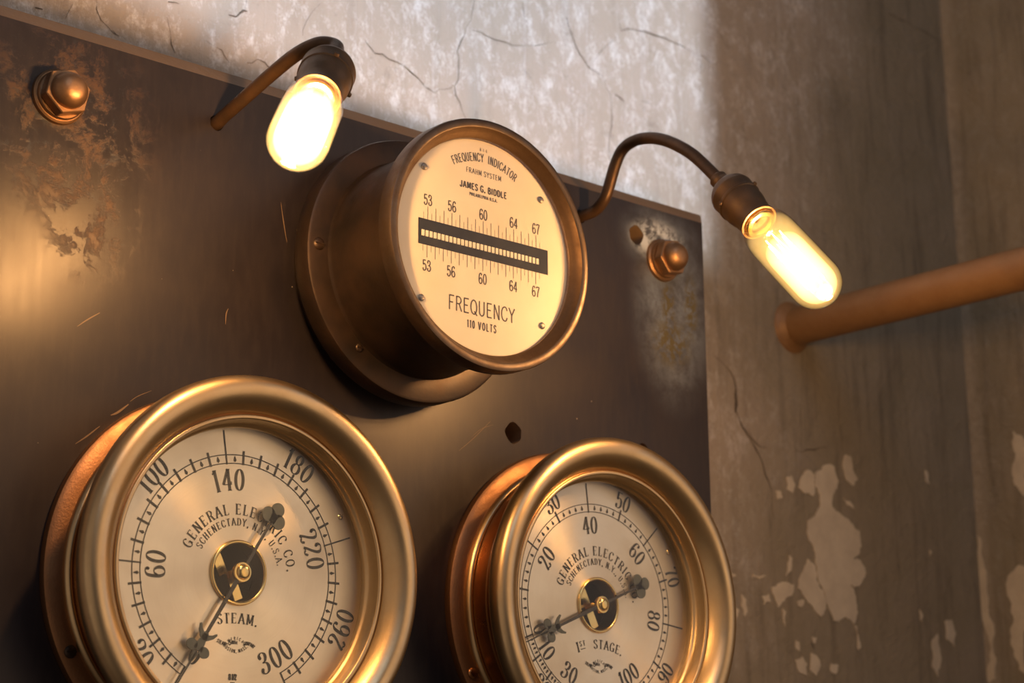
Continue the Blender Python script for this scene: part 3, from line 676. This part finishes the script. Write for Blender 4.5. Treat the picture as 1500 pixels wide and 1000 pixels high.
# ------------------------------------------------------------ frequency meter
fm = thing('frequency_meter', 'deep dark bronze meter with a cream dial and black slot, above the brass gauges', 'meter', (3.407, 0, 1.740))
link('spacer_ring', lathe([(0, 0), (1.25, 0), (1.25, -.24), (0, -.24)], 128), BRONZE, fm)
link('flange', lathe([(0, -.20), (1.35, -.20), (1.385, -.215), (1.397, -.24), (1.397, -.41), (1.385, -.44), (1.36, -.452), (1.16, -.452), (0, -.452)], 160), BRONZE, fm)
link('body', lathe([(1.16, -.44), (1.145, -.47), (1.13, -.50), (1.13, -1.30), (1.15, -1.33), (1.15, -1.42), (1.20, -1.46)], 160), BRONZE, fm)
for x, z, r in ((-1.262, .03, .066), (-.745, -.95, .045), (.35, 1.22, .05), (1.1, -.6, .05)): addscrew('flange_screw', fm, (x, -.452, z), r, BRONZE)
link('rim', lathe([(1.16, -1.44), (1.24, -1.44), (1.275, -1.455), (1.283, -1.48), (1.283, -1.62), (1.275, -1.642), (1.255, -1.650), (1.215, -1.650), (1.196, -1.640)], 160), BRONZE_RIM, fm)
link('rim_lining', lathe([(1.198, -1.641), (1.185, -1.62), (1.150, -1.575), (1.115, -1.545), (1.105, -1.53), (1.105, -1.49)], 160), RIM_INNER, fm)
yf = -1.505
dl = link('dial', lathe([(0, yf), (1.12, yf), (1.12, yf + .04), (0, yf + .04)], 128), CREAM, fm)
link('body_back', lathe([(0, yf + .06), (1.15, yf + .06), (1.15, yf + .1), (0, yf + .1)], 64), DARK, fm)
# reed slot: dark frame plate with a row of white reed ends
bm = bmesh.new(); box(bm, (-.838, yf - .004, -.130), (.838, yf + .01, .130)); slot = link('reed_slot', bm, SLOT, dl, smooth=False)
zc = -.012
for i in range(31):
    bm = bmesh.new(); x = -.785 + i * .0492; box(bm, (x - .0160, yf - .012, zc - .034), (x + .0160, yf - .003, zc + .026)); link('reed', bm, REED, fm, smooth=False)
bm = bmesh.new(); y2 = yf - .002
def rect(x0, z0, x1, z1, y=y2): bm.faces.new([bm.verts.new((x, y, z)) for x, z in ((x0, z0), (x1, z0), (x1, z1), (x0, z1))])
for i in range(31):
    hz = 52.5 + .5 * i; x = (hz - 60) * .1003 - .022; lg = .262 if i % 2 else .200; wdt = .0060 if i % 2 else .0036
    rect(x - wdt / 2, .130, x + wdt / 2, lg); rect(x - .006 - wdt / 2, -lg + .006, x - .006 + wdt / 2, -.130)
link('scale', bm, INK2, dl, smooth=False)
bm = bmesh.new()
for s in (53, 56, 60, 64, 67):
    x = (s - 60) * .1003 - .022
    text_line(bm, str(s), x, .330, .110, y2, wx=.90, tv=.125, th=.11, sp=.010); text_line(bm, str(s), x - .008, -.336, .110, y2, wx=.90, tv=.125, th=.11, sp=.010)
text_line(bm, 'FREQUENCY', -.036, -.645, .150, y2, wx=1.0, tv=.10, th=.09, width=.86)
text_line(bm, '110 VOLTS', -.040, -.822, .078, y2, wx=.75, tv=.17, th=.15, width=.37)
text_arc(bm, 'FREQUENCY  INDICATOR', .80, 0, .088, y2, wx=.80, tv=.13, th=.11, c=(-.005, .125), span=63)
text_line(bm, 'FRAHM SYSTEM', -.015, .760, .055, y2, wx=1.0, tv=.13, th=.09, width=.46)
text_line(bm, 'JAMES G. BIDDLE', -.018, .596, .066, y2, wx=1.0, tv=.24, th=.20, width=.61)
text_line(bm, 'PHILADELPHIA U.S.A.', -.02, .514, .034, y2, wx=.80, tv=.22, th=.18, width=.36)
text_line(bm, '816', -.02, 1.01, .032, y2, wx=.80, tv=.12, th=.12, width=.09)
link('dial_lettering', bm, INK2, dl)
for x, z in ((-.775, .660), (.745, .656), (-.795, -.668), (.750, -.680)): addscrew('dial_screw', fm, (x, yf - .006, z), .036, STEEL)
link('glass', lathe([(0, yf - .045), (1.105, yf - .045), (1.105, yf - .03), (0, yf - .03)], 96), GLASS_FREQ, fm)

# ------------------------------------------------------------ lamps
def lamp(label, path, axis, neck, r, Lb, sock_r, energy, glow_k, hole, core0):
    """path: conduit centreline; neck: where glass meets the socket; axis: way the bulb points"""
    axis = Vector(axis).normalized(); neck = Vector(neck)
    t = thing('lamp', label, 'lamp', hole, 'bare bulb lamps on bent conduit arms'); o = -Vector(hole)
    link('conduit_arm', tube(smoothprof(path, 8), .068, 24), CONDUIT, t, o)
    # socket shell (profile along -Y from the cap to the mouth)
    k = sock_r / .235; M_ = axis_matrix(neck, axis)
    prof = [(0, .86), (.085, .86), (.10, .84), (.098, .79), (.078, .76), (.082, .73), (.125, .70), (.19, .655), (.228, .60), (.242, .55), (.246, .54), (.242, .53), (.240, .42), (.246, .41), (.246, .385), (.234, .375), (.232, .28), (.222, .22), (.209, .17), (.200, .05), (.207, .03), (.207, .0), (.19, -.005), (.185, .06), (0, .06)]
    so = link('socket', lathe([(rr * k, yy) for rr, yy in prof], 64, M_), SOCKET, t, o, ang=28)
    for a in (20, 160, 280):
        bmk = lathe([(0, -.03), (.02, -.025), (.027, 0)], 16, M_ @ Matrix.Rotation(radians(a), 4, 'Y') @ Matrix.Translation(Vector((.243 * k, .40, 0))) @ Matrix.Rotation(radians(90), 4, 'Z'))
        link('socket_screw', bmk, SOCKET, so, None or (0, 0, 0))
    link('collar', lathe([(.165, .04), (.165, -.035), (.158, -.045), (.12, -.05)], 48, M_), BRASS_BRIGHT, so, (0, 0, 0))
    bp = [(.10, -.0), (.13, -.03), (.165, -.055)]; n = 10
    top = .30
    g1 = [(.14, .01), (.15, -.015), (r * .74, -.05), (r * .92, -.12), (r, -.25)]
    g2 = [(r, -(Lb - r))] + [(r * cos(a), -(Lb - r) - r * sin(a)) for a in [pi / 2 * i / n for i in range(1, n)]] + [(1e-7, -Lb)]
    gp = [tuple(p) for p in smoothprof(g1, 5)] + g2
    bu = link('bulb', lathe(gp, 64, M_), BULB_GLASS, t, o, ang=80)
    def capsule(ri, y0):
        e = Lb - r + (r - ri) * .2
        return [(0, y0), (ri * .6, y0 - .03), (ri * .93, y0 - .09), (ri, y0 - .19)] + [(ri * cos(a), -e - ri * sin(a)) for a in [pi / 2 * i / n for i in range(0, n)]] + [(0, -e - ri)]
    link('glow_volume', lathe(capsule(r * .975, -.075), 48, M_), glow('bulb_glow', glow_k / U, (1.0, .60, .17)), bu, (0, 0, 0), ang=80)  # emissive volume added to imitate the blown-out glow of the bulb
    link('glowing_core', lathe(capsule(r * .78, core0), 48, M_), glow('bulb_core', glow_k * 3.0 / U, (1.0, .66, .26)), bu, (0, 0, 0), ang=80)  # inner emissive volume added for the white centre of that glow
    # cage filament
    fb = bmesh.new(); nf = 12; pts = []
    for i in range(nf + 1):
        a = 2 * pi * i / nf; yy = -.30 if i % 2 else -(Lb - .26); pts.append(M_ @ Vector((.10 * cos(a), yy, .10 * sin(a))))
    tube(pts, .006, 6, fb); link('filament', fb, FILAMENT, bu, (0, 0, 0))
    st = bmesh.new(); tube([M_ @ Vector((0, .0, 0)), M_ @ Vector((0, -.34, 0))], [.05, .018], 16, st); link('glass_stem', st, BULB_GLASS, bu, (0, 0, 0))
    for q in (.35, .62, .88):
        ld = bpy.data.lights.new('bulb_light', 'POINT'); ld.energy = energy / 3; ld.color = (1.0, .52, .19); ld.shadow_soft_size = .09 * U
        lo = bpy.data.objects.new('bulb_light', ld); C.objects.link(lo); lo.parent = bu; lo.location = (M_ @ Vector((0, -Lb * q, 0))) * U
    return t
Rv = lambda x, y, z: Rm @ Vector((x, y, z))
axL = Rv(-.092, -.838, -.54).normalized(); cL = at_d(447, 182, 15.1); neckL = cL - axL * .55
capL = neckL - axL * .80
holeL = (1.204, 0, 2.939)
pathL = [Vector((1.204, .9, 2.939)), Vector((1.204, .4, 2.939)), Vector((1.204, .02, 2.939)), at_d(328, 170, 17.45), at_d(352, 149, 17.25), at_d(395, 111, 16.98), at_d(435, 79, 16.75), at_d(468, 64, 16.62), at_d(492, 68, 16.52), capL - axL * .10, capL + axL * .1]
LAMPS = dict(w=1.75)
lamp('left bare bulb lamp, pointing at the viewer over the left half of the panel', pathL, axL, neckL, .275, 1.12, .245, LAMPS['w'], 5.0, holeL, -.17)
XR = 6.2
nk, tp = on_x(1112, 326, XR), on_x(1216, 437, XR); axR = (tp - nk).normalized()
capR = nk - axR * .86
holeR = (6.14, 0, 3.03)
pathR = [Vector((6.14, .9, 3.03)), Vector((6.14, .4, 3.03)), Vector(holeR)] + [on_x(px, py, XR) for px, py in ((872, 308), (886, 290), (894, 266), (901, 242), (912, 219), (930, 206), (952, 202), (976, 206), (1000, 217), (1020, 231))] + [capR, capR + axR * .1]
lamp('right bare bulb lamp on an arched arm, in front of the plaster wall', pathR, axR, nk, .278, (tp - nk).length, .235, LAMPS['w'], 2.2, holeR, -.36)

# ------------------------------------------------------------ pipe
pp = thing('pipe', 'ochre painted pipe coming out of the plaster wall behind the right bulb', 'pipe', (12.29, WY, 3.15))
bm = lathe([(0, .3), (.285, .3), (.285, -13), (0, -13)], 64); link('pipe_run', bm, PIPE, pp)
link('wall_collar', lathe(smoothprof([(.40, .02), (.38, -.02), (.34, -.05), (.30, -.10), (.284, -.12)], 3), 48), PIPE, pp)
